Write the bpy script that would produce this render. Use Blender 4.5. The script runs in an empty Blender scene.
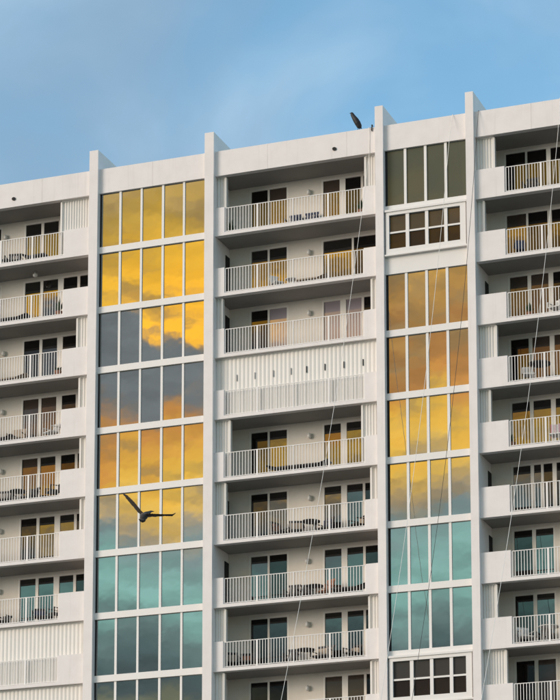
import bpy, math, random
from mathutils import Vector, Matrix
random.seed(7)
scene = bpy.context.scene
COL = scene.collection

# ------------------------------------------------------------------ camera
CAM = Vector((41.5836, -108.7053, 1.70))
YAW, PITCH, ROLL = -0.3589, 0.1858, -0.0006
FPX, PY = 2719.51, 763.36            # focal length and principal row in pixels of the 560 x 700 picture
FWD = Vector((math.sin(YAW)*math.cos(PITCH), math.cos(YAW)*math.cos(PITCH), math.sin(PITCH)))
RGT0 = Vector((math.cos(YAW), -math.sin(YAW), 0)); UP0 = RGT0.cross(FWD)
RGT = RGT0*math.cos(ROLL) + UP0*math.sin(ROLL); UPV = -RGT0*math.sin(ROLL) + UP0*math.cos(ROLL)
cd = bpy.data.cameras.new('camera'); co = bpy.data.objects.new('camera', cd); COL.objects.link(co)
co.matrix_world = Matrix(((RGT.x, UPV.x, -FWD.x, CAM.x), (RGT.y, UPV.y, -FWD.y, CAM.y), (RGT.z, UPV.z, -FWD.z, CAM.z), (0, 0, 0, 1)))
cd.sensor_fit = 'VERTICAL'; cd.sensor_height = 36; cd.lens = FPX/700*36
cd.shift_y = (PY-350)/700
cd.clip_start = 0.5; cd.clip_end = 8000
scene.camera = co
scene.render.resolution_x = 819; scene.render.resolution_y = 1024

def ray(u, v): return FWD*FPX + RGT*(u-280) + UPV*(PY-v)
def at(u, v, Y=0.0):
    d = ray(u, v); return CAM + d*((Y-CAM.y)/d.y)
def atx(u, v, X):
    d = ray(u, v); return CAM + d*((X-CAM.x)/d.x)

# ------------------------------------------------------------------ light
SUN_AZ = math.radians(46)      # left of the facade's outward normal
SUN_EL = math.radians(12)
SUND = Vector((-math.sin(SUN_AZ)*math.cos(SUN_EL), -math.cos(SUN_AZ)*math.cos(SUN_EL), math.sin(SUN_EL)))
sl = bpy.data.lights.new('sun', 'SUN'); sl.energy = 1.5; sl.angle = math.radians(30); sl.color = (1.0, 0.89, 0.80)
so = bpy.data.objects.new('sun', sl); COL.objects.link(so)
so.rotation_euler = (-SUND).to_track_quat('-Z', 'Y').to_euler(); so.location = (-60, -60, 90)

class NT:
    """tiny helper for node graphs"""
    def __init__(s, nt): s.nt = nt
    def n(s, t, **kw):
        nd = s.nt.nodes.new(t)
        for k, v in kw.items(): setattr(nd, k, v)
        return nd
    def put(s, sock, v):
        if hasattr(v, 'is_output'): s.nt.links.new(v, sock)
        else: sock.default_value = v
    def m(s, op, a, b=0.0, c=0.0):
        nd = s.n('ShaderNodeMath', operation=op)
        for i, v in enumerate((a, b, c)): s.put(nd.inputs[i], v)
        return nd.outputs[0]
    def vm(s, op, a, b=(0, 0, 0)):
        nd = s.n('ShaderNodeVectorMath', operation=op)
        s.put(nd.inputs[0], a); s.put(nd.inputs[1], b); return nd.outputs[0]
    def rng(s, v, a, b, c=0.0, d=1.0, smooth=True):
        nd = s.n('ShaderNodeMapRange'); nd.interpolation_type = 'SMOOTHSTEP' if smooth else 'LINEAR'
        for i, x in enumerate((v, a, b, c, d)): s.put(nd.inputs[i], x)
        return nd.outputs[0]
    def mix(s, f, a, b, mode='MIX'):
        nd = s.n('ShaderNodeMix', data_type='RGBA', blend_type=mode)
        s.put(nd.inputs[0], f); s.put(nd.inputs[6], a); s.put(nd.inputs[7], b); return nd.outputs[2]
    def noise(s, vec, scale, detail=4.0, rough=0.55, dist=0.0):
        nd = s.n('ShaderNodeTexNoise'); s.put(nd.inputs['Vector'], vec)
        for k, v in (('Scale', scale), ('Detail', detail), ('Roughness', rough), ('Distortion', dist)): nd.inputs[k].default_value = v
        return nd.outputs['Fac']
    def ramp(s, f, stops, interp='LINEAR'):
        nd = s.n('ShaderNodeValToRGB'); nd.color_ramp.interpolation = interp
        e = nd.color_ramp.elements
        while len(e) > 1: e.remove(e[-1])
        e[0].position = stops[0][0]; e[0].color = tuple(stops[0][1])+(1,)
        for p, c in stops[1:]:
            x = e.new(p); x.color = tuple(c)+(1,)
        s.put(nd.inputs[0], f); return nd.outputs[0]

W = bpy.data.worlds.new('World'); scene.world = W; W.use_nodes = True
W.node_tree.nodes.clear()
g = NT(W.node_tree)
tc = g.n('ShaderNodeTexCoord'); D = tc.outputs['Generated']
sep = g.n('ShaderNodeSeparateXYZ'); g.put(sep.inputs[0], D)
dx, dy, dz = sep.outputs
sky = g.n('ShaderNodeTexSky', sky_type='NISHITA'); sky.sun_disc = False
sky.sun_elevation = SUN_EL; sky.sun_rotation = math.atan2(SUND.x, SUND.y)
sky.air_density = 1.0; sky.dust_density = 0.4; sky.ozone_density = 2.5
elev = g.m('MULTIPLY', g.m('ARCSINE', dz), 57.29578)
hl = g.m('SQRT', g.m('MAXIMUM', g.m('SUBTRACT', 1.0, g.m('MULTIPLY', dz, dz)), 0.0001))
hs = Vector((SUND.x, SUND.y)).normalized()
sunward = g.m('DIVIDE', g.m('ADD', g.m('MULTIPLY', dx, hs.x), g.m('MULTIPLY', dy, hs.y)), hl)
# the sky away from the sunset: clear blue with a thin veil of soft cloud
VOFF = (9.1, 5.0, 3.0)
veil = g.rng(g.noise(g.vm('ADD', g.vm('MULTIPLY', D, (1.0, 1.0, 1.5)), VOFF), 7.0, 5.0, 0.5, 0.4), 0.36, 0.74)
veil = g.m('MULTIPLY', veil, 0.55)
blue = g.mix(1.0, sky.outputs[0], (1.68, 1.90, 1.73, 1), 'MULTIPLY')
shade = g.rng(g.noise(g.vm('ADD', D, (3.1, 0.7, 1.9)), 9.0, 6.0, 0.55, 0.4), 0.44, 0.72)
blue = g.mix(veil, blue, (4.4, 5.4, 6.1, 1))
blue = g.mix(g.m('MULTIPLY', shade, 0.6), blue, (1.8, 2.6, 3.5, 1))          # thin grey-blue cloud
# the sunset side: bars of lit cloud over a teal band and a dark bank low down
SV = g.vm('MULTIPLY', D, (1.0, 1.0, 3.2))
n_big = g.noise(SV, 5.0, 3.0, 0.5)
n_mid = g.noise(SV, 14.0, 6.0, 0.6, 0.6)
n_fine = g.noise(g.vm('MULTIPLY', D, (1.0, 1.0, 4.5)), 34.0, 5.0, 0.5, 0.4)
warp = g.m('ADD', g.m('MULTIPLY', g.m('SUBTRACT', n_big, 0.5), 3.0), g.m('ADD', g.m('MULTIPLY', g.m('SUBTRACT', n_mid, 0.5), 3.4), g.m('MULTIPLY', g.m('SUBTRACT', n_fine, 0.5), 0.8)))
azl = g.m('MULTIPLY', g.m('ARCTAN2', g.m('MULTIPLY', dx, -1.0), g.m('MULTIPLY', dy, -1.0)), 57.29578)
slope = g.m('MULTIPLY', g.m('MULTIPLY', g.m('SUBTRACT', azl, 20.0), 0.13), g.rng(elev, 14.2, 15.4))     # the cloud base climbs to one side
slope = g.m('MINIMUM', g.m('MAXIMUM', slope, -1.2), 1.2)
e2 = g.m('ADD', g.m('ADD', elev, slope), g.m('MULTIPLY', warp, g.rng(elev, 12.0, 16.5, 0.35, 1.0)))
def P(e): return max(0.0, min(1.0, e/60.0))
bars = g.ramp(g.m('DIVIDE', e2, 60.0), [
    (P(0), (0.10, 0.12, 0.12)), (P(9), (0.12, 0.15, 0.13)), (P(11.9), (0.26, 0.28, 0.19)), (P(12.4), (0.08, 0.12, 0.14)), (P(13.0), (0.10, 0.17, 0.19)),
    (P(13.7), (0.21, 0.34, 0.35)), (P(14.4), (0.34, 0.70, 0.66)), (P(15.0), (0.34, 0.62, 0.61)), (P(15.7), (0.30, 0.42, 0.45)), (P(16.3), (0.60, 0.48, 0.32)), (P(16.8), (1.25, 0.80, 0.16)), (P(17.2), (1.30, 0.74, 0.09)),
    (P(17.9), (0.95, 0.42, 0.09)), (P(18.5), (0.66, 0.31, 0.09)), (P(19.2), (0.64, 0.35, 0.10)), (P(19.9), (0.85, 0.47, 0.11)), (P(20.5), (1.95, 0.98, 0.05)),
    (P(21.1), (1.45, 0.80, 0.06)), (P(22.3), (0.85, 0.53, 0.08)), (P(26), (0.60, 0.55, 0.50)), (P(32), (0.80, 0.82, 0.88)), (P(45), (0.75, 0.88, 1.05))])
# broken cloud: greyer lumps inside the lit bars
lump = g.m('MULTIPLY', g.rng(g.noise(g.vm('ADD', SV, (0.3, 1.7, 0.4)), 26.0, 5.0, 0.55, 0.5), 0.46, 0.62), g.rng(elev, 15.0, 17.0, 0.0, 0.62))
bars = g.mix(lump, bars, (0.42, 0.30, 0.15, 1))
# a break in the lit cloud where grey-blue shows
ga = g.m('DIVIDE', g.m('SUBTRACT', azl, 24.5), 4.6); gb = g.m('DIVIDE', g.m('SUBTRACT', e2, 19.3), 1.1)
gap = g.m('SQRT', g.m('ADD', g.m('MULTIPLY', ga, ga), g.m('MULTIPLY', gb, gb)))
gap = g.rng(g.m('ADD', gap, g.m('MULTIPLY', g.m('SUBTRACT', n_mid, 0.5), 0.8)), 0.55, 1.15, 1.0, 0.0)
bars = g.mix(gap, bars, (0.24, 0.275, 0.31, 1))
lit = g.rng(n_fine, 0.25, 0.75, 0.80, 1.18)
bars = g.mix(1.0, bars, g.m('MULTIPLY', lit, 1.0), 'MULTIPLY')
side = g.rng(sunward, 0.15, 0.72)
b1 = g.n('ShaderNodeBackground'); g.put(b1.inputs[0], blue); b1.inputs[1].default_value = 0.10
b2 = g.n('ShaderNodeBackground'); g.put(b2.inputs[0], bars); b2.inputs[1].default_value = 1.0
mx = g.n('ShaderNodeMixShader'); g.put(mx.inputs[0], side)
W.node_tree.links.new(b1.outputs[0], mx.inputs[1]); W.node_tree.links.new(b2.outputs[0], mx.inputs[2])
wo = g.n('ShaderNodeOutputWorld'); W.node_tree.links.new(mx.outputs[0], wo.inputs[0])

scene.view_settings.view_transform = 'Standard'; scene.view_settings.look = 'None'
scene.view_settings.exposure = 0.68; scene.view_settings.gamma = 1.0
scene.view_settings.use_curve_mapping = False
scene.render.engine = 'CYCLES'

# ------------------------------------------------------------------ materials
M = {}
def newmat(name):
    m = bpy.data.materials.new(name); m.use_nodes = True
    b = m.node_tree.nodes['Principled BSDF']; M[name] = m
    return m, NT(m.node_tree), b
def stucco(name, col, streak=0.17, mottled=0.10, rough=0.85):
    m, k, b = newmat(name)
    geo = k.n('ShaderNodeNewGeometry'); pos = geo.outputs['Position']
    a = k.rng(k.noise(pos, 1.3, 5, 0.6), 0.3, 0.75)
    st = k.rng(k.noise(k.vm('MULTIPLY', pos, (5.0, 5.0, 0.22)), 1.0, 6, 0.65), 0.52, 0.8)
    fine = k.noise(pos, 22.0, 3, 0.6)
    f = k.m('SUBTRACT', 1.0, k.m('ADD', k.m('MULTIPLY', a, mottled), k.m('MULTIPLY', st, streak)))
    c = k.mix(k.m('SUBTRACT', 1.0, f), tuple(col)+(1,), (col[0]*0.34, col[1]*0.32, col[2]*0.27, 1))
    c = k.mix(k.m('MULTIPLY', fine, 0.12), c, (col[0]*0.8, col[1]*0.8, col[2]*0.8, 1))
    k.put(b.inputs['Base Color'], c); b.inputs['Roughness'].default_value = rough
    bp = k.n('ShaderNodeBump'); bp.inputs['Strength'].default_value = 0.25; bp.inputs['Distance'].default_value = 0.01
    k.put(bp.inputs['Height'], fine); k.put(b.inputs['Normal'], bp.outputs[0])
stucco('stucco_white', (0.83, 0.79, 0.77))
stucco('stucco_cream', (0.80, 0.735, 0.65), 0.06)
stucco('soffit_shaded', (0.31, 0.295, 0.275), 0.03, 0.12)  # base colour darkened to put the recess shade into the slab undersides
stucco('shutter_metal', (0.76, 0.735, 0.69), 0.14, 0.05, 0.5)
stucco('frame_white', (0.80, 0.78, 0.755), 0.04, 0.03, 0.45)
stucco('door_frame_beige', (0.86, 0.81, 0.74), 0.04, 0.04, 0.5)
stucco('rail_white', (0.82, 0.80, 0.78), 0.06, 0.04, 0.4)
stucco('roof_grey', (0.35, 0.34, 0.33))

def glass(name, refl, tint, dark, wav=0.0008):
    m, k, b = newmat(name); nt = m.node_tree
    nt.nodes.remove(b); out = [n for n in nt.nodes if n.type == 'OUTPUT_MATERIAL'][0]
    geo = k.n('ShaderNodeNewGeometry')
    bp = k.n('ShaderNodeBump'); bp.inputs['Strength'].default_value = 1.0; bp.inputs['Distance'].default_value = wav
    k.put(bp.inputs['Height'], k.noise(geo.outputs['Position'], 1.1, 2, 0.5))
    gl = k.n('ShaderNodeBsdfGlossy'); gl.inputs['Roughness'].default_value = 0.015; k.put(gl.inputs['Color'], tuple(tint)+(1,)); k.put(gl.inputs['Normal'], bp.outputs[0])
    df = k.n('ShaderNodeBsdfDiffuse'); df.inputs['Color'].default_value = tuple(dark)+(1,)
    ms = k.n('ShaderNodeMixShader'); ms.inputs[0].default_value = refl
    nt.links.new(df.outputs[0], ms.inputs[1]); nt.links.new(gl.outputs[0], ms.inputs[2]); nt.links.new(ms.outputs[0], out.inputs[0])
glass('glass_coated', 0.37, (0.98, 0.97, 0.92), (0.03, 0.035, 0.03))
glass('glass_tinted', 0.025, (0.9, 1.0, 0.95), (0.085, 0.095, 0.078))
glass('glass_door', 0.15, (1, 0.98, 0.95), (0.006, 0.006, 0.006), 0.001)
glass('glass_box', 0.02, (0.9, 0.95, 1), (0.062, 0.056, 0.050), 0.001)
glass('glass_box_dark', 0.015, (0.9, 0.95, 1), (0.03, 0.022, 0.018), 0.001)
glass('glass_curtained', 0.08, (1, 0.98, 0.95), (0.065, 0.046, 0.036), 0.001)
glass('glass_sheer', 0.14, (1, 0.98, 0.95), (0.36, 0.31, 0.34), 0.001)
glass('glass_open', 0.06, (1, 0.98, 0.95), (0.006, 0.005, 0.005), 0.001)

def plain(name, col, rough=0.6, var=0.25, scale=6.0, metal=0.0):
    m, k, b = newmat(name)
    tcn = k.n('ShaderNodeTexCoord')
    f = k.noise(tcn.outputs['Object'], scale, 4, 0.6)
    k.put(b.inputs['Base Color'], k.mix(f, tuple(c*(1-var) for c in col)+(1,), tuple(min(1, c*(1+var)) for c in col)+(1,)))
    b.inputs['Roughness'].default_value = rough; b.inputs['Metallic'].default_value = metal
plain('dark_wicker', (0.022, 0.018, 0.016)); plain('navy_canvas', (0.02, 0.03, 0.075)); plain('black_metal', (0.012, 0.012, 0.013), 0.4)
plain('white_resin', (0.72, 0.70, 0.66), 0.4, 0.06); plain('tan_fabric', (0.42, 0.33, 0.24)); plain('terracotta', (0.30, 0.12, 0.06))
plain('leaf_green', (0.035, 0.075, 0.02), 0.6, 0.5); plain('pink_cloth', (0.55, 0.22, 0.30)); plain('lamp_glass', (0.72, 0.70, 0.66), 0.3, 0.05)
plain('rope_white', (0.78, 0.75, 0.70), 0.8, 0.05); plain('rope_dark', (0.05, 0.045, 0.04), 0.8, 0.1); plain('void_dark', (0.01, 0.01, 0.01), 0.8)
plain('ground_mix', (0.10, 0.105, 0.09), 0.9, 0.4, 0.05)
plain('feather_black', (0.006, 0.006, 0.007), 0.55, 0.4, 14.0)

# ------------------------------------------------------------------ mesh helpers
def link(o, parent=None):
    COL.objects.link(o)
    if parent is not None: o.parent = parent
    return o
def empty(name, loc=(0, 0, 0), rz=0.0):
    o = bpy.data.objects.new(name, None); o.location = loc; o.rotation_euler = (0, 0, rz); o.empty_display_size = 0.3
    return link(o)
def tag(o, label, cat, group=None):
    o['label'] = label; o['category'] = cat
    if group: o['group'] = group
    return o
class MB:
    def __init__(s): s.v = []; s.f = []; s.mi = []
    def box(s, x0, x1, y0, y1, z0, z1, mi=0):
        b = len(s.v)
        s.v += [(x0, y0, z0), (x1, y0, z0), (x1, y1, z0), (x0, y1, z0), (x0, y0, z1), (x1, y0, z1), (x1, y1, z1), (x0, y1, z1)]
        s.f += [tuple(b+i for i in q) for q in ((3, 2, 1, 0), (4, 5, 6, 7), (0, 1, 5, 4), (1, 2, 6, 5), (2, 3, 7, 6), (3, 0, 4, 7))]
        s.mi += [mi]*6
        return s
    def quad(s, a, b, c, d, mi=0):
        n = len(s.v); s.v += [tuple(a), tuple(b), tuple(c), tuple(d)]; s.f.append((n, n+1, n+2, n+3)); s.mi.append(mi); return s
    def bar(s, a, b, r, n=6, r2=None):
        return s.tube([a, b], [r, r if r2 is None else r2], n)
    def tube(s, pts, rad, n=8, flat=1.0, cap=True):
        pts = [Vector(p) for p in pts]; b = len(s.v); ref = Vector((0.31, 0.52, 0.8))
        for i, p in enumerate(pts):
            t = (pts[min(i+1, len(pts)-1)]-pts[max(i-1, 0)]).normalized()
            a = t.cross(ref).normalized(); c = t.cross(a).normalized()
            for j in range(n):
                an = 2*math.pi*j/n
                s.v.append(tuple(p+(a*math.cos(an)+c*math.sin(an)*flat)*rad[i]))
        for i in range(len(pts)-1):
            for j in range(n):
                j2 = (j+1) % n
                s.f.append((b+i*n+j, b+i*n+j2, b+(i+1)*n+j2, b+(i+1)*n+j)); s.mi.append(0)
        if cap:
            s.f.append(tuple(b+j for j in range(n))[::-1]); s.f.append(tuple(b+(len(pts)-1)*n+j for j in range(n))); s.mi += [0, 0]
        return s
    def mesh(s, name, mats, smooth=False):
        me = bpy.data.meshes.new(name); me.from_pydata(s.v, [], s.f); me.update()
        for m in (mats if isinstance(mats, (list, tuple)) else [mats]): me.materials.append(M[m])
        me.polygons.foreach_set('material_index', s.mi)
        if smooth: me.polygons.foreach_set('use_smooth', [True]*len(me.polygons))
        return me
    def build(s, name, mats, parent=None, smooth=False):
        return link(bpy.data.objects.new(name, s.mesh(name, mats, smooth)), parent)
def place(name, me, loc, parent=None, rot=(0, 0, 0), scale=(1, 1, 1)):
    o = bpy.data.objects.new(name, me); o.location = loc; o.rotation_euler = rot; o.scale = scale
    return link(o, parent)

# ------------------------------------------------------------------ ground
gr = MB(); gr.quad((-3000, -3000, 0), (3000, -3000, 0), (3000, 3000, 0), (-3000, 3000, 0))
gro = gr.build('ground', 'ground_mix'); gro['kind'] = 'structure'

# ------------------------------------------------------------------ the tower
H = 2.9; Z0 = 51.03; NS = 9
def S(k): return Z0 - H*k            # underside of the slab above storey k
B = empty('apartment_tower')
tag(B, 'white high-rise apartment tower with stacked balconies and two glazed window columns', 'building')
YB = 1.86                            # back wall of the balconies
# piers (front fins that rise above the parapet and run back over the roof)
PIERS = [(-16.55, -16.10), (-8.57, -8.13), (-2.79, -2.34), (5.42, 5.80), (9.63, 10.00), (17.75, 18.15)]
for (a, b) in PIERS:
    q = MB(); q.box(a, b, -0.20, 3.4, Z0+0.02, 53.12); q.box(a+0.002, b-0.002, -0.198, YB-0.06, 0.0, Z0+0.02)
    q.build('pier', 'stucco_white', B)
BAYS = [('left', -16.10, -8.57), ('centre', -2.34, 5.42), ('right', 10.00, 17.75)]
GBAYS = [('five', -8.13, -2.79), ('four', 5.80, 9.63)]
for nm, a, b in [(n, x0, x1) for n, x0, x1 in BAYS+GBAYS]:
    q = MB(); nseg = {'left': 3, 'centre': 3, 'right': 3, 'five': 2, 'four': 1}[nm]; cuts = [a+(b-a)*i/nseg for i in range(nseg+1)]
    if nm == 'centre': cuts = [a, a+2.55, 4.02, b]
    for i in range(nseg): q.box(cuts[i]+(0.005 if i else 0), cuts[i+1]-(0.005 if i < nseg-1 else 0), 0.0, 0.28, Z0, 52.23)
    if nseg > 1: q.box(a, b, 0.012, 0.27, Z0+0.01, 52.22)
    q.build('parapet', 'stucco_white', B)
    if nm in ('left', 'centre', 'right'):
        q = MB(); q.box(a, b, 0.28, YB+0.2, Z0+0.005, Z0+0.25); q.build('top_soffit', 'soffit_shaded', B)
q = MB(); q.box(-16.55, 18.15, YB+0.2, 17, Z0+0.3, Z0+0.6); q.build('roof', 'roof_grey', B)
q = MB(); q.box(-16.5, 18.1, 2.3, 16.9, 0.0, Z0+0.3); q.build('core_wall', 'stucco_white', B)
# drain spouts in the parapet
for (u, v) in ((14, 199), (334.5, 149)):
    c = at(u, v, 0)
    q = MB(); q.tube([(c.x, -0.03, c.z), (c.x, -0.001, c.z)], [0.11, 0.11], 12, 0.8)
    sp = q.build('drain_spout', 'roof_grey', B, True)
    MB().tube([(c.x, -0.036, c.z), (c.x, -0.031, c.z)], [0.10, 0.10], 12, 0.8).build('drain_opening', 'void_dark', sp)

# ---- glazed columns
YG = 0.12
def cv(x): return x + 0.144
FIVE = [(-8.20, -7.29), (-7.18, -6.22), (-6.12, -5.15), (-5.04, -4.10), (-4.00, -3.03)]
FOUR = [(5.76, 6.54), (6.66, 7.48), (7.60, 8.42), (8.54, 9.43)]
def pane(parent, x0, x1, z0, z1, y, mat, tilt=0.0, jit=0.0045):
    me = MB().box(-(x1-x0)/2, (x1-x0)/2, -0.006, 0.006, -(z1-z0)/2, (z1-z0)/2).mesh('pane', mat)
    return place('pane', me, ((x0+x1)/2, y, (z0+z1)/2), parent, (tilt+random.uniform(-jit, jit), 0, random.uniform(-jit, jit)))
TILT5 = [0.0, 0.000, -0.001, 0.001, 0.000, 0.001, -0.001, 0.0, 0.002]
TILT4 = [0.0, 0.0, 0.0, 0.001, 0.0, 0.0, 0.001, 0.0, 0.0]
for (nm, bx0, bx1), glz, tl in zip(GBAYS, (FIVE, FOUR), (TILT5, TILT4)):
    for k in range(NS):
        boxed = nm == 'four' and k in (1, 8)
        if boxed: continue
        top = S(k)+0.05 if k == 0 else S(k)-0.025
        bot = S(k+1)+0.275
        fr = MB()
        fr.box(bx0, bx1, 0.015, YG+0.10, S(k+1)-0.03, bot)               # sill band
        xs = [bx0+0.004]+[v for p_ in glz for v in (cv(p_[0]), cv(p_[1]))]+[bx1]
        for i in range(0, len(xs), 2):
            if xs[i+1]-xs[i] > 0.012: fr.box(xs[i], xs[i+1], YG-0.02 if i == 0 else 0.06, YG+0.08, bot, top, 1 if i == 0 else 0)
        fr.box(bx0, bx1, YG+0.05, YG+0.1, bot, top, 1)                   # dark void behind the panes
        wf = fr.build('window_wall', ['frame_white', 'void_dark'], B)
        for (a, b) in glz:
            pane(wf, cv(a)-0.01, cv(b)+0.01, bot-0.01, top+0.0, YG, 'glass_tinted' if nm == 'four' and k == 0 else 'glass_coated', tl[k])
# box windows that replace two storeys of the four-pane column
for k in (1, 8):
    x0, x1 = 5.80, 9.63
    zt, zb = S(k)+0.02, S(k+1)+0.86
    fr = MB()
    fr.box(x0, x1, 0.02, 0.30, S(k+1)-0.03, zb-0.09)                      # plain wall under the box
    bx0, bx1 = 5.86, 9.56
    fr.box(bx0-0.06, bx1+0.06, -0.16, 0.10, zb-0.09, zb-0.02)            # sill slab
    fr.box(bx0, bx1, -0.10, 0.28, zb-0.02, zb+0.24)                      # lower rail
    fr.box(bx0, bx1, -0.10, 0.28, zt-0.24, zt-0.09)                      # head rail
    fr.box(bx0-0.04, bx1+0.04, -0.15, 0.28, zt-0.09, zt+0.005)           # head cap
    cols = [(6.02, 6.78), (6.94, 7.68), (7.83, 8.56), (8.71, 9.30)]
    edges = [bx0]+[v for c in cols for v in c]+[bx1]
    for i in range(0, len(edges), 2): fr.box(edges[i], edges[i+1], -0.10 if i in (0, 8) else -0.06, 0.26, zb+0.24, zt-0.24)
    zm = (zb+0.24+zt-0.24)/2-0.02
    for c in cols: fr.box(c[0], c[1], -0.05, 0.2, zm-0.04, zm+0.04)
    fr.box(bx0, bx1, 0.2, 0.25, zb+0.24, zt-0.24, 1)
    wf = fr.build('box_window', ['frame_white', 'void_dark'], B)
    for i, c in enumerate(cols):
        pane(wf, c[0]-0.01, c[1]+0.01, zb+0.23, zm-0.03, 0.02, 'glass_box_dark'); pane(wf, c[0]-0.01, c[1]+0.01, zm+0.03, zt-0.23, 0.02, 'glass_box')

# ---- balconies
PANELS = {'left': [(-16.10, -14.72), (-9.92, -8.57)], 'centre': [(-2.34, -1.88), (4.79, 5.42)], 'right': [(10.00, 11.32), (16.45, 17.75)]}
POSTS = {'left': [-14.70, -13.2, -11.57, -9.94], 'centre': [-1.85, -0.30, 1.42, 3.10, 4.76], 'right': [11.37, 12.95, 14.6, 16.42]}
def rail_meshes(bay):
    xs = POSTS[bay]; a, b = xs[0], xs[-1]
    r = MB()
    r.box(a, b, 0.055, 0.095, 1.305, 1.335); r.box(a, b, 0.06, 0.09, 0.19, 0.215)
    for i, x in enumerate(xs): 
        w = 0.022 if (i in (0, len(xs)-1) or (bay == 'centre' and i == 2)) else 0.042
        r.box(x-w, x+w, 0.045, 0.105, 0.15, 1.305)
    bl = MB()
    for x0, x1 in zip(xs[:-1], xs[1:]):
        n = max(2, round((x1-x0)/0.135))
        for i in range(1, n):
            x = x0+(x1-x0)*i/n
            bl.box(x-0.013, x+0.013, 0.062, 0.088, 0.215, 1.305)
    return r.mesh('railing', 'rail_white'), bl.mesh('balusters', 'rail_white')
RM = {b[0]: rail_meshes(b[0]) for b in BAYS}
DOORS = {
 'centre': [[(-1.22, -0.44), (-0.33, 0.50)], [(2.30, 3.07), (3.36, 4.09), (4.22, 5.10)]],
 'left': [[(-12.72, -11.94), (-11.78, -11.02), (-10.72, -10.02), (-9.87, -9.25)], [(-15.6, -14.9), (-14.75, -14.05)]],
 'right': [[(11.03, 11.82), (12.00, 12.77), (13.00, 13.80), (13.94, 14.70)], [(15.6, 16.35), (16.5, 17.25)]]}
def doors(bay, k):
    d = [list(x) for x in DOORS[bay]]
    if bay == 'centre' and k == 1: d[1] = [(2.29, 3.64), (3.75, 5.10)]
    if bay == 'right' and k in (0, 1): d[0] = [(10.94, 11.81), (11.92, 12.78), (12.99, 13.85), (13.97, 14.8)]
    if bay == 'right' and k >= 6: d[0] = d[0][:2]
    if bay == 'right' and k == 5: d[0] = [(11.04, 11.80), (11.97, 12.27), (12.40, 12.78), (12.98, 13.8)]
    if bay == 'left' and k == 0: d[0] = d[0][:2]
    return [[(a-0.045, b-0.03) for a, b in x] for x in d]
# accordion shutters: x ranges of the folded stacks; a whole bay when closed
SHUT = {('centre', 0): [(-2.34, -1.90), (4.83, 5.42)], ('centre', 2): [(-2.34, -2.05), (5.09, 5.42)], ('centre', 4): [(-2.34, -1.66), (4.61, 5.42)],
        ('centre', 5): [(-2.34, -1.87), (5.01, 5.42)], ('centre', 7): [(-2.34, -1.85), (4.88, 5.42)], ('centre', 8): [(-2.34, -1.91), (4.95, 5.42)],
        ('centre', 3): [(-2.34, 5.42)],
        ('left', 0): [(-10.15, -8.57)], ('left', 2): [(-9.26, -8.57)], ('left', 3): [(-9.11, -8.57)], ('left', 4): [(-9.02, -8.57)], ('left', 5): [(-8.97, -8.57)],
        ('left', 7): [(-16.10, -8.57)], ('left', 8): [(-16.10, -8.57)],
        ('right', 0): [(10.0, 10.81)], ('right', 1): [(10.0, 10.31)], ('right', 3): [(10.0, 10.78)], ('right', 4): [(10.0, 10.46)],
        ('right', 7): [(10.0, 10.61)], ('right', 8): [(10.0, 10.99)]}
def shutter(x0, x1, z0, z1, closed):
    """zigzag accordion blades with a lead post and floor and head tracks"""
    q = MB(); pitch = 0.20 if closed else 0.13
    n = max(2, int(round((x1-x0)/pitch))); w = (x1-x0)/n
    y0, y1 = (0.22, 0.238) if closed else (0.22, 0.26)
    for i in range(n):
        a = x0+i*w; m = a+w*0.5; e = a+w
        for (p, py, r, ry) in ((a, y1, m-0.02, y0), (m-0.02, y0, m+0.02, y0), (m+0.02, y0, e, y1)):
            q.quad((p, py, z0), (r, ry, z0), (r, ry, z1), (p, py, z1))
    q.box(x0, x1, 0.18, 0.36, z1, z1+0.04)
    if not closed:
        for e in ((x1,) if x0 in (-2.34, 10.0) else (x0,)): q.box(e-0.045, e+0.045, 0.17, 0.36, z0, z1-0.002)
    return q.build('shutter', 'shutter_metal', B)
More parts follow.
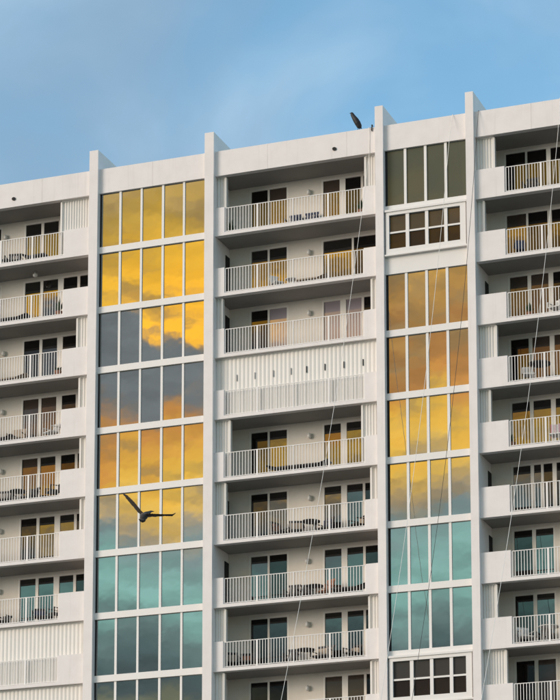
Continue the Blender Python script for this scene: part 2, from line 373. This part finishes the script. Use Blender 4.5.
# what stands behind each door pane: d dark room, o open dark, c drawn curtain, s sheer curtain
KIND = {'d': 'glass_door', 'o': 'glass_open', 'c': 'glass_curtained', 's': 'glass_sheer'}
PANES = {'centre': ['oc', 'dd', 'os', 'dd', 'od', 'od', 'do', 'od', 'oo'],
         'left': ['dd', 'ddoo', 'odoo', 'ccoo', 'cdoo', 'oddo', 'dddo', 'dd', 'dd'],
         'right': ['oooo', 'cooo', 'ccoo', 'occo', 'dddo', 'ddoo', 'od', 'od', 'oc']}
PANES2 = {('centre', 0): 'coo', ('centre', 1): 'do', ('centre', 2): 'sso', ('centre', 4): 'ddo', ('centre', 5): 'ddo', ('centre', 6): 'ddo', ('centre', 7): 'ddo', ('centre', 8): 'cco'}
for bay, bx0, bx1 in BAYS:
    for k in range(NS):
        top, fl = S(k), S(k+1)+0.15
        # slab with solid end panels and the railing between them
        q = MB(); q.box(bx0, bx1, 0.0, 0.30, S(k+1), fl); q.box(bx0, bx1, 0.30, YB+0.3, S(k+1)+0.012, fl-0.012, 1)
        sl_ = q.build('balcony', ['stucco_white', 'soffit_shaded'], B)
        for (a, b) in PANELS[bay]: MB().box(a, b, 0.004, 0.15, fl+0.0, S(k+1)+1.36).build('solid_panel', 'stucco_white', sl_)
        r, bl = RM[bay]
        place('railing', r, (0, 0, S(k+1)), sl_); o = place('balusters', bl, (0, 0, S(k+1)), sl_); o['kind'] = 'stuff'
        # back wall with door openings
        dd = doors(bay, k)
        hd = top-0.14
        sm = 0.08
        q = MB(); x = bx0
        ops = sorted([(d[0][0]-sm, d[-1][1]+sm) for d in dd])
        for (a, b) in ops:
            if a > x: q.box(x, a, YB-0.06, YB+0.2, fl, hd)
            x = max(x, min(b, bx1))
        if x < bx1: q.box(x, bx1, YB-0.06, YB+0.2, fl, hd)
        q.box(bx0, bx1, YB-0.06, YB+0.2, hd, top+0.012)
        q.build('back_wall', 'stucco_cream', B)
        for di, d in enumerate(dd):
            code = PANES[bay][k] if di == (1 if bay == 'never' else 0) else PANES2.get((bay, k), 'ddd')
            a, b = d[0][0]-sm, min(d[-1][1]+sm, bx1)
            f = MB(); f.box(a, b, YB-0.064, YB+0.1, hd-0.08, hd+0.002); f.box(a, b, YB-0.03, YB+0.1, fl, fl+0.07)
            ed = [a]+[v for p_ in d for v in p_]+[b]
            for i in range(0, len(ed), 2):
                if ed[i+1] > ed[i]+0.01: f.box(ed[i], ed[i+1], YB-0.064 if i in (0, len(ed)-2) else YB-0.04, YB+0.1, fl+0.07, hd-0.08)
            f.box(a, b, YB+0.10, YB+0.14, fl, hd, 1)
            df = f.build('sliding_door', ['door_frame_beige', 'void_dark'], B)
            for pi, (pa, pb_) in enumerate(d):
                pane(df, pa-0.01, min(pb_, bx1)+0.01, fl+0.06, hd-0.07, YB+0.0+random.uniform(-0.01, 0.01), KIND[(code+'dddd')[pi]], 0.0, 0.004)
        # narrow dark side opening at the back of the left side wall
        if (bay == 'centre' and k in (1, 2, 5, 6)) or (bay == 'right' and k in (2, 5, 6)):
            MB().box(bx0-0.05, bx0+0.02, 1.28, YB-0.08, fl+0.02, top-0.42).build('side_door', 'void_dark', B)
        for (a, b) in SHUT.get((bay, k), []): shutter(a, b, fl, top-0.05, b-a > 3)
# small vent slots in the closed shutter of the centre bay
for (x, z) in [(-1.34, 0), (-0.47, 0), (0.41, 0), (1.26, 0), (2.0, 1), (2.87, 1), (3.76, 1), (4.66, 1)]:
    zz = 40.32+1.03
    MB().box(x-0.018, x+0.018, 0.19, 0.222, zz-0.15, zz+0.15).build('shutter_vent', 'void_dark' if z else 'roof_grey', B)
# wall lamps: a back plate and a rounded shade
def wall_lamp(x, z, y=YB-0.06):
    q = MB(); q.box(x-0.06, x+0.06, y-0.02, y, z-0.09, z+0.09); w = q.build('wall_light', 'frame_white', B)
    MB().tube([(x, y-0.09, z-0.13), (x, y-0.09, z-0.09), (x, y-0.09, z), (x, y-0.09, z+0.08), (x, y-0.09, z+0.12)], [0.05, 0.09, 0.10, 0.08, 0.03], 10).build('lamp_shade', 'lamp_glass', w, True)
for k in range(NS):
    if k != 3: wall_lamp(1.58 if k < 6 else 1.46, S(k)-0.66)
    if k < 7 and k != 1: wall_lamp(-13.80, S(k)-0.70)
wall_lamp(15.2, S(4)-0.66)
q = MB(); q.tube([(-11.9, 1.1, S(1)), (-11.9, 1.1, S(1)-0.10), (-11.9, 1.1, S(1)-0.13), (-11.9, 1.1, S(1)-0.22), (-11.9, 1.1, S(1)-0.28)], [0.05, 0.06, 0.11, 0.12, 0.05], 10).build('ceiling_light', 'lamp_glass', B, True)

# ---- storeys below the picture, kept simple, down to the ground
q = MB()
for k in range(NS, 17):
    zb = max(S(k+1), 0.0)
    for bay, a, b in BAYS:
        q.box(a, b, 0.0, YB, zb, zb+0.15); q.box(a, b, 0.0, 0.15, zb+0.15, zb+1.35)
    for nm, a, b in GBAYS: q.box(a, b, 0.015, 0.22, zb-0.03, zb+0.275)
for bay, a, b in BAYS: q.box(a, b, YB-0.06, YB+0.2, 0, S(NS))
q.build('lower_storeys', 'stucco_white', B)
q = MB()
for nm, a, b in GBAYS: q.box(a, b, YG, YG+0.05, 0, S(NS)-0.03)
q.build('lower_glazing', 'glass_coated', B)

# ------------------------------------------------------------------ ropes from the roof to the ground
def rope(X, pts, mat, label, r=0.010):
    P_ = [atx(u, v, X) for (u, v) in pts]
    zs = [p.z for p in P_]; n = len(P_)
    # smooth quadratic through the traced points, then on to the ground
    import numpy as np
    cf = np.polyfit(zs, [p.y for p in P_], 2)
    z1 = max(zs)
    L = []
    for i in range(41):
        z = z1*(1-i/40); y = float(np.polyval(cf, max(z, min(zs)))) 
        if z < min(zs): y += float(np.polyval(np.polyder(cf), min(zs)))*(z-min(zs))
        L.append((X, y, z))
    L = [(X, 0.35, 52.26), (X, min(-0.04, L[0][1]+0.0), 52.27)]+[l for l in L if l[2] < 51.9]
    L[1] = (X, -0.04, 52.25)
    o = MB().tube(L, [r]*len(L), 6).build('rope', mat, None, True)
    tag(o, label, 'rope', 'ropes hanging from the roof')
rope(5.10, [(372, 128), (361.6, 215.5), (357.5, 248), (334, 407), (312, 535), (296, 627), (281, 700)], 'rope_white', 'white rope slanting across the balconies between the two window columns')
rope(9.00, [(452, 115), (448, 143), (441.8, 222), (432.5, 316), (416.5, 453), (399, 577), (390, 640)], 'rope_white', 'white rope slanting down across the four-pane window column')
rope(10.20, [(478.4, 110), (469.6, 222), (464.6, 291), (449.5, 428), (440, 505), (421, 640)], 'rope_dark', 'dark rope from beside a roof fin crossing the four-pane windows')
rope(13.90, [(558, 132), (549.5, 215), (542.5, 286), (530.5, 383), (517, 477), (503, 565), (492, 640)], 'rope_white', 'white rope slanting over the balconies on the outer side of the four-pane column')
# rope hook on the parapet
c = at(372, 128, 0.0)
q = MB(); q.tube([(c.x, -0.03, c.z-0.16), (c.x, -0.05, c.z), (c.x, 0.0, c.z+0.14), (c.x, 0.12, c.z+0.12)], [0.025, 0.035, 0.035, 0.025], 6)
tag(q.build('parapet_hook', 'black_metal', None, True), 'small dark metal hook over the parapet beside a roof fin', 'hook')

# ------------------------------------------------------------------ balcony furniture
def chair(label, X, Y, k, rz=0.0, mat='dark_wicker', group=None, w=0.56, hb=0.86, slats=True, arms=True, hs_=0.42, frame=None, lean=0.12):
    frame = frame or mat
    o = empty('patio_chair', (X, Y, S(k+1)+0.15), rz)
    tag(o, label, 'chair', group)
    h = w/2; d = 0.26
    q = MB(); q.box(-h+0.03, h-0.03, -d, d, hs_-0.05, hs_); q.build('seat', mat, o)
    q = MB()
    if slats:
        n = 6
        for i in range(n):
            x = -h+0.05+(w-0.1)*(i+0.5)/n; a = 0.03
            b0 = len(q.v); q.box(x-a, x+a, d-0.02, d+0.02, hs_, hb)
            for j in range(b0+4, b0+8): vx = q.v[j]; q.v[j] = (vx[0], vx[1]+lean, vx[2])
    b0 = len(q.v); q.box(-h+0.02, h-0.02, d-0.03+lean, d+0.03+lean, hb-0.07, hb+0.02)
    if not slats:
        b0 = len(q.v); q.box(-h+0.04, h-0.04, d-0.02, d+0.02, hs_, hb)
        for j in range(b0+4, b0+8): vx = q.v[j]; q.v[j] = (vx[0], vx[1]+lean, vx[2])
    q.build('backrest', mat, o)
    for sx in (-1, 1):
        for sy in (-1, 1):
            q = MB(); q.bar((sx*(h-0.03), sy*(d-0.02), 0), (sx*(h-0.04), sy*(d-0.05), hs_-0.04), 0.02); q.build('leg', frame, o)
        if arms:
            q = MB(); q.box(sx*h-0.025, sx*h+0.025, -d, d+0.06, 0.62, 0.65); q.box(sx*h-0.02, sx*h+0.02, -d, -d+0.04, hs_-0.04, 0.62); q.build('armrest', frame, o)
    if not slats and mat == 'dark_wicker':
        MB().box(-h+0.09, h-0.09, d-0.10+lean*0.5, d-0.03+lean*0.5, hs_+0.02, hb-0.12).build('cushion', random.choice(['tan_fabric', 'navy_canvas', 'terracotta', 'tan_fabric']), o)
    return o
def table(label, X, Y, k, r=0.4, h=0.7, mat='dark_wicker', group=None):
    o = empty('patio_table', (X, Y, S(k+1)+0.15)); tag(o, label, 'table', group)
    MB().tube([(0, 0, h-0.03), (0, 0, h)], [r, r], 20).build('table_top', mat, o)
    for i in range(4):
        a = math.pi/4+i*math.pi/2
        MB().bar((math.cos(a)*r*0.75, math.sin(a)*r*0.75, 0), (math.cos(a)*r*0.6, math.sin(a)*r*0.6, h-0.03), 0.016).build('leg', mat, o)
    return o
def lounger(label, X, Y, k, rz=0.0, mat='dark_wicker', L=1.7, group=None):
    o = empty('lounge_chair', (X, Y, S(k+1)+0.15), rz); tag(o, label, 'lounge chair', group)
    MB().box(-L/2, L*0.2, -0.3, 0.3, 0.32, 0.38).build('seat', mat, o)
    q = MB(); q.quad((L*0.2, -0.3, 0.36), (L*0.2, 0.3, 0.36), (L*0.5, 0.3, 0.50), (L*0.5, -0.3, 0.50)); q.quad((L*0.2, -0.3, 0.31), (L*0.5+0.03, -0.3, 0.45), (L*0.5+0.03, 0.3, 0.45), (L*0.2, 0.3, 0.31))
    q.quad((L*0.5, -0.3, 0.50), (L*0.5, 0.3, 0.50), (L*0.5+0.03, 0.3, 0.45), (L*0.5+0.03, -0.3, 0.45)); q.build('backrest', mat, o)
    for x in (-L/2+0.1, L*0.22):
        for y in (-0.26, 0.26): MB().bar((x, y, 0), (x, y, 0.33), 0.02).build('leg', mat, o)
def plant(label, X, Y, k, h=0.7, n=60):
    o = empty('potted_plant', (X, Y, S(k+1)+0.15)); tag(o, label, 'plant')
    MB().tube([(0, 0, 0), (0, 0, 0.26), (0, 0, 0.30)], [0.11, 0.16, 0.17], 12).build('pot', 'terracotta', o)
    q = MB()
    for i in range(n):
        a = random.uniform(0, 6.283); t = random.uniform(0.1, 1); b = Vector((0, 0, 0.28)); e = Vector((math.cos(a)*0.28*t, math.sin(a)*0.28*t, 0.32+h*random.uniform(0.25, 1)*(1.1-0.5*t)))
        s_ = Vector((-math.sin(a), math.cos(a), 0))*0.035; m = b.lerp(e, 0.65)
        q.quad(b, m+s_, e, m-s_)
    q.build('foliage', 'leaf_green', o)
def xat(u, k, Y):
    # world x that shows at image column u at floor height of storey k
    v = 180+62*k
    return at(u, v+20, Y).x
ORD = ['top', 'second', 'third', 'fourth', 'fifth', 'sixth', 'seventh', 'eighth']
def loc(bay, k):
    n = 'topmost balcony' if k == 0 else ORD[k]+'-highest balcony'
    return n+{'centre': ' between window columns', 'left': ' beside five-pane windows', 'right': ' beyond four-pane windows'}[bay]
# centre column
chair('navy slatted chair beside the two-pane door on '+loc('centre', 0), xat(293, 0, 1.25), 1.2, 0, 0, 'navy_canvas', 'navy chairs', w=0.62, hb=0.98)
chair('navy slatted chair below the wall lamp on '+loc('centre', 0), xat(310, 0, 1.25), 1.2, 0, 0, 'navy_canvas', 'navy chairs', w=0.72, hb=0.98)
plant('small green plant by the railing end on '+loc('centre', 0), xat(361, 0, 0.45), 0.45, 0, 0.6)
plant('leafy dark plant in the corner on '+loc('centre', 0), xat(231, 0, 0.8), 0.8, 0, 0.7)
chair('white thin-framed chair in front of the door on '+loc('centre', 1), xat(277, 1, 0.7), 0.7, 1, 0.8, 'white_resin', w=0.5, hb=0.84, arms=False)
table('small white table next to a white chair on '+loc('centre', 1), xat(291, 1, 0.7), 0.7, 1, 0.25, 0.5, 'white_resin')
lounger('low tan lounge chair along the wall on '+loc('centre', 1), xat(313, 1, 0.8), 0.8, 1, 0, 'tan_fabric', 1.5)
lounger('low dark lounge chair between the doors on '+loc('centre', 4), xat(286, 4, 0.75), 0.7, 4, 3.14, 'dark_wicker', 1.6)
lounger('low dark lounge chair below the wall lamp on '+loc('centre', 4), xat(314, 4, 0.75), 0.72, 4, 0, 'dark_wicker', 1.5)
chair('dark wicker armchair between another armchair and round table on '+loc('centre', 5), xat(296, 5, 1.0), 1.0, 5, 0.3, w=0.7, hb=0.95, slats=False)
chair('dark wicker armchair beside the two-pane door on '+loc('centre', 5), xat(281, 5, 1.0), 1.0, 5, 1.2, w=0.66, hb=0.92, slats=False)
table('dark round table among armchairs on '+loc('centre', 5), xat(311, 5, 0.8), 0.8, 5, 0.42, 0.72)
chair('dark wicker armchair beside the three-part door on '+loc('centre', 5), xat(324, 5, 1.1), 1.1, 5, -0.4, w=0.62, hb=0.98, slats=False)
chair('dark wicker armchair under the solid end panel on '+loc('centre', 5), xat(357, 5, 1.0), 1.0, 5, -0.7, w=0.6, hb=0.86, slats=False)
chair('dark square-backed chair beside the two-pane door on '+loc('centre', 6), xat(292, 6, 1.15), 1.15, 6, 0, w=0.6, hb=0.96)
chair('dark square-backed chair below the wall lamp on '+loc('centre', 6), xat(304, 6, 1.15), 1.15, 6, 0, w=0.6, hb=0.92)
table('dark low round table on '+loc('centre', 6), xat(315, 6, 0.8), 0.8, 6, 0.38, 0.66)
chair('reddish brown chair beside the three-part door on '+loc('centre', 6), xat(325, 6, 1.0), 1.0, 6, -0.5, 'terracotta', w=0.56, hb=1.0)
lounger('long dark lounge chair before the three-part door on '+loc('centre', 6), xat(350, 6, 0.7), 0.7, 6, 0, 'dark_wicker', 1.6)
chair('dark chair tucked in the corner by the shutter on '+loc('centre', 7), xat(232, 7, 0.9), 0.9, 7, 0.5, group='corner chairs', w=0.62, hb=0.95, slats=False)
chair('dark chair between a corner chair and the door on '+loc('centre', 7), xat(246, 7, 0.9), 0.9, 7, 0.2, group='corner chairs', w=0.62, hb=0.85, slats=False)
chair('dark slatted chair beside the two-pane door on '+loc('centre', 7), xat(291, 7, 1.1), 1.1, 7, 0, w=0.58, hb=0.92)
table('dark round table below the wall lamp on '+loc('centre', 7), xat(306, 7, 0.85), 0.85, 7, 0.42, 0.72)
chair('dark wide armchair beside the three-part door on '+loc('centre', 7), xat(322, 7, 1.0), 1.0, 7, -0.2, w=0.9, hb=0.92, slats=False)
chair('dark armchair in front of the three-part door on '+loc('centre', 7), xat(352, 7, 0.9), 0.9, 7, -0.4, w=0.6, hb=0.8, slats=False)
# left column
chair('black slatted chair below the wall lamp on '+loc('left', 0), xat(15, 0, 0.95)+0.0, 0.9, 0, 0.2, 'black_metal', w=0.7, hb=0.92)
table('small black side table next to a slatted chair on '+loc('left', 0), xat(7, 0, 0.8), 0.8, 0, 0.2, 0.5, 'black_metal')
lounger('low dark lounge chair before the door on '+loc('left', 0), xat(37, 0, 0.6), 0.6, 0, 3.14, 'dark_wicker', 1.2)
lounger('long dark lounge chair along the railing on '+loc('left', 1), xat(12, 1, 0.7), 0.7, 1, 0, 'dark_wicker', 1.9)
plant('dark leafy plant at the railing end on '+loc('left', 1), xat(60, 1, 0.35), 0.35, 1, 0.75)
lounger('pale lounge chair along the wall on '+loc('left', 2), xat(12, 2, 0.8), 0.8, 2, 0, 'tan_fabric', 1.8)
plant('small plant at the railing end on '+loc('left', 2), xat(59, 2, 0.3), 0.3, 2, 0.2)
chair('tan box-shaped armchair by the wall on '+loc('left', 3), xat(17, 3, 1.0), 1.0, 3, 0, 'tan_fabric', w=0.75, hb=0.95, slats=False)
lounger('black low lounge chair by the wall on '+loc('left', 3), xat(3, 3, 0.7), 0.7, 3, 0, 'black_metal', 1.2)
chair('white curved-arm chair in front of the door on '+loc('left', 3), xat(52, 3, 0.7), 0.7, 3, -0.5, 'white_resin', w=0.62, hb=0.9, arms=True)
chair('dark wicker armchair by the wall on '+loc('left', 4), xat(6, 4, 1.0), 1.0, 4, 0.1, w=0.8, hb=0.92)
table('dark round table between armchairs on '+loc('left', 4), xat(19, 4, 0.8), 0.8, 4, 0.4, 0.7)
chair('dark wicker armchair in front of the first door pane on '+loc('left', 4), xat(30, 4, 0.9), 0.9, 4, -0.4, w=0.7, hb=0.86)
chair('dark wicker armchair beside the solid panel on '+loc('left', 4), xat(54, 4, 0.6), 0.6, 4, -0.8, w=0.7, hb=0.86)
chair('dark small chair by the wall on '+loc('left', 6), xat(5, 6, 1.0), 1.0, 6, 0.0, w=0.5, hb=0.72)
chair('dark rounded chair in front of the door on '+loc('left', 6), xat(40, 6, 0.8), 0.8, 6, 0.4, w=0.6, hb=0.86, slats=False)
chair('dark rounded chair beside the solid panel on '+loc('left', 6), xat(56, 6, 0.5), 0.5, 6, -0.5, w=0.5, hb=0.86, slats=False)
# right column
chair('dark slatted chair in front of the door on '+loc('right', 0), xat(531, 0, 0.9), 0.9, 0, 0, w=0.62, hb=0.98)
chair('blue canvas chair in front of the door on '+loc('right', 1), xat(520, 1, 0.7), 0.7, 1, 0.3, 'navy_canvas', w=0.45, hb=0.98, slats=False)
chair('white resin chair in front of the doors on '+loc('right', 2), xat(557, 2, 0.6), 0.6, 2, -0.3, 'white_resin', w=0.6, hb=0.86)
plant('thin dark plant beside the door post on '+loc('right', 2), xat(530, 2, 0.5), 0.5, 2, 0.6, 30)
table('dark long-topped table on '+loc('right', 3), xat(540, 3, 0.8), 0.8, 3, 0.5, 0.95)
chair('white chair with dark cushion beside a table on '+loc('right', 3), xat(529, 3, 0.55), 0.55, 3, 0.3, 'white_resin', w=0.56, hb=0.86)
plant('dark plant by the railing post on '+loc('right', 4), xat(512, 4, 0.4), 0.4, 4, 0.45, 40)
chair('white wire chair beside a table on '+loc('right', 7), xat(526, 7, 0.6), 0.6, 7, 0.7, 'white_resin', w=0.62, hb=0.86)
table('white topped table beside a wire chair on '+loc('right', 7), xat(549, 7, 0.65), 0.65, 7, 0.45, 0.78, 'white_resin')
chair('dark chair behind a white topped table on '+loc('right', 7), xat(544, 7, 1.1), 1.1, 7, 0, w=0.5, hb=0.84)
# folded pink and white towel over a chair back
def towel():
    p = at(557, 434, 0.5); o = empty('draped_chair', (p.x, 0.5, S(5)+0.15)); tag(o, 'pink and white towel-covered chair on '+loc('right', 4), 'chair')
    q = MB(); n = 7
    for i in range(n): q.box(-0.28+0.08*i, -0.28+0.08*(i+1), 0.0+0.01*math.sin(i*2), 0.04+0.01*math.sin(i*2), 0.35-0.02*(i % 2), 0.93+0.02*math.cos(i*1.3), i % 2)
    q.build('towel', ['pink_cloth', 'white_resin'], o)
    MB().box(-0.25, 0.25, -0.42, 0.05, 0.38, 0.42).build('seat', 'white_resin', o)
    for x in (-0.22, 0.22):
        for y in (-0.38, 0.02): MB().bar((x, y, 0), (x, y, 0.39), 0.018).build('leg', 'white_resin', o)
towel()

# ------------------------------------------------------------------ birds
def smooth_obj(o, vox):
    md = o.modifiers.new('remesh', 'REMESH'); md.mode = 'VOXEL'; md.voxel_size = vox; md.use_smooth_shade = True
m, k_, b = newmat('feather_brown')
tcn = k_.n('ShaderNodeTexCoord'); sp_ = k_.n('ShaderNodeSeparateXYZ'); k_.put(sp_.inputs[0], tcn.outputs['Object'])
rr = k_.vm('LENGTH', tcn.outputs['Object']); 
ln = k_.n('ShaderNodeVectorMath', operation='LENGTH'); k_.put(ln.inputs[0], tcn.outputs['Object'])
nz = k_.noise(tcn.outputs['Object'], 16.0, 4, 0.6)
c1 = k_.mix(nz, (0.012, 0.009, 0.007, 1), (0.055, 0.038, 0.027, 1))
c2 = k_.mix(k_.rng(k_.m('ADD', ln.outputs['Value'], k_.m('MULTIPLY', nz, 0.12)), 0.08, 0.24), (0.26, 0.235, 0.22, 1), c1)
k_.put(b.inputs['Base Color'], c2); b.inputs['Roughness'].default_value = 0.7
YP = -30.0
def zp(u, v, dY=0.0): return at(110+u/8.0, 480+v/8.0, YP+dY)
ctr = zp(270, 293)
q = MB()
def L(p): return tuple(Vector(p)-ctr)
def wing(lead, trail, dl, dt, th):
    n = len(lead); b0 = len(q.v)
    for i in range(n):
        a = Vector(L(zp(*lead[i], dl[i]))); c = Vector(L(zp(*trail[i], dt[i]))); m_ = (a*0.6+c*0.4); t = th[i]
        nrm = (c-a).cross(Vector((1, 0, 0.2))).normalized()
        for p in (a, m_+nrm*t, c, m_-nrm*t): q.v.append(tuple(p))
    for i in range(n-1):
        for j in range(4):
            j2 = (j+1) % 4; q.f.append((b0+i*4+j, b0+i*4+j2, b0+(i+1)*4+j2, b0+(i+1)*4+j)); q.mi.append(0)
    q.f.append((b0+3, b0+2, b0+1, b0)); q.f.append(tuple(b0+(n-1)*4+j for j in range(4))); q.mi += [0, 0]
wing([(272, 262), (250, 243), (192, 170), (135, 115), (88, 95)], [(258, 300), (236, 275), (188, 222), (140, 165), (97, 108)], [-0.10, -0.14, -0.16, -0.10, 0.02], [0.16, 0.18, 0.16, 0.10, 0.06], [0.05, 0.045, 0.035, 0.028, 0.015])
wing([(275, 266), (310, 266), (370, 270), (440, 273), (500, 272), (528, 260)], [(282, 302), (318, 299), (370, 296), (440, 290), (500, 291), (526, 268)], [-0.10, -0.14, -0.16, -0.12, -0.05, 0.02], [0.16, 0.20, 0.18, 0.14, 0.08, 0.05], [0.05, 0.045, 0.035, 0.028, 0.022, 0.012])
q.tube([L(zp(*a)) for a in ((330, 250, 0.55), (310, 262, 0.40), (290, 276, 0.22), (272, 292, 0.0), (262, 305, -0.15), (252, 318, -0.25))], [0.03, 0.055, 0.10, 0.125, 0.105, 0.07], 12)
q.tube([L(zp(*a)) for a in ((258, 308, -0.16), (248, 322, -0.22), (262, 328, -0.34), (276, 322, -0.42))], [0.075, 0.06, 0.055, 0.05], 10)       # folded neck and head
q.tube([L(zp(*a)) for a in ((262, 326, -0.36), (245, 324, -0.52), (230, 312, -0.66))], [0.045, 0.03, 0.012], 8)                               # bill
q.tube([L(zp(*a)) for a in ((312, 258, 0.35), (335, 250, 0.56), (352, 252, 0.66))], [0.05, 0.06, 0.03], 8, 0.35)                              # tail
bd = q.build('flying_bird', 'feather_brown', None, True); bd.location = ctr; smooth_obj(bd, 0.016)
tag(bd, 'brown long-winged bird gliding in front of the five-pane windows', 'bird')
# perched bird on the parapet
def zr(u, v, dY=0.0): return at(340+u/14.0, 100+v/14.0, 0.14+dY)
base = zr(285, 410); base.z = 52.23
q = MB()
def Lr(u, v, dY=0.0): return tuple(zr(u, v, dY)-base)
q.tube([Lr(*a) for a in ((286, 395, 0.1), (272, 372, 0.04), (248, 325, 0), (222, 282, -0.02), (200, 250, -0.02), (180, 218, -0.02), (168, 196, -0.03), (160, 186, -0.05), (150, 184, -0.07))], [0.06, 0.12, 0.135, 0.13, 0.11, 0.09, 0.08, 0.062, 0.035], 12)
q.tube([Lr(*a) for a in ((160, 188, -0.05), (142, 186, -0.10), (130, 190, -0.14))], [0.028, 0.016, 0.007], 8)
q.tube([Lr(*a) for a in ((262, 350, 0.08), (290, 390, 0.12), (305, 402, 0.14))], [0.06, 0.05, 0.02], 8, 0.4)
for dxx in (-0.035, 0.035):
    a = Vector(Lr(262, 375)); q.tube([(a.x+dxx, a.y, a.z+0.05), (a.x+dxx, a.y-0.01, 0.0)], [0.016, 0.014], 6)
    q.tube([(a.x+dxx, a.y+0.02, 0.012), (a.x+dxx, a.y-0.07, 0.012)], [0.012, 0.01], 6)
rb = q.build('perched_bird', 'feather_black', None, True); rb.location = base; smooth_obj(rb, 0.012)
tag(rb, 'slim black bird perched on the roof parapet beside a fin', 'bird')
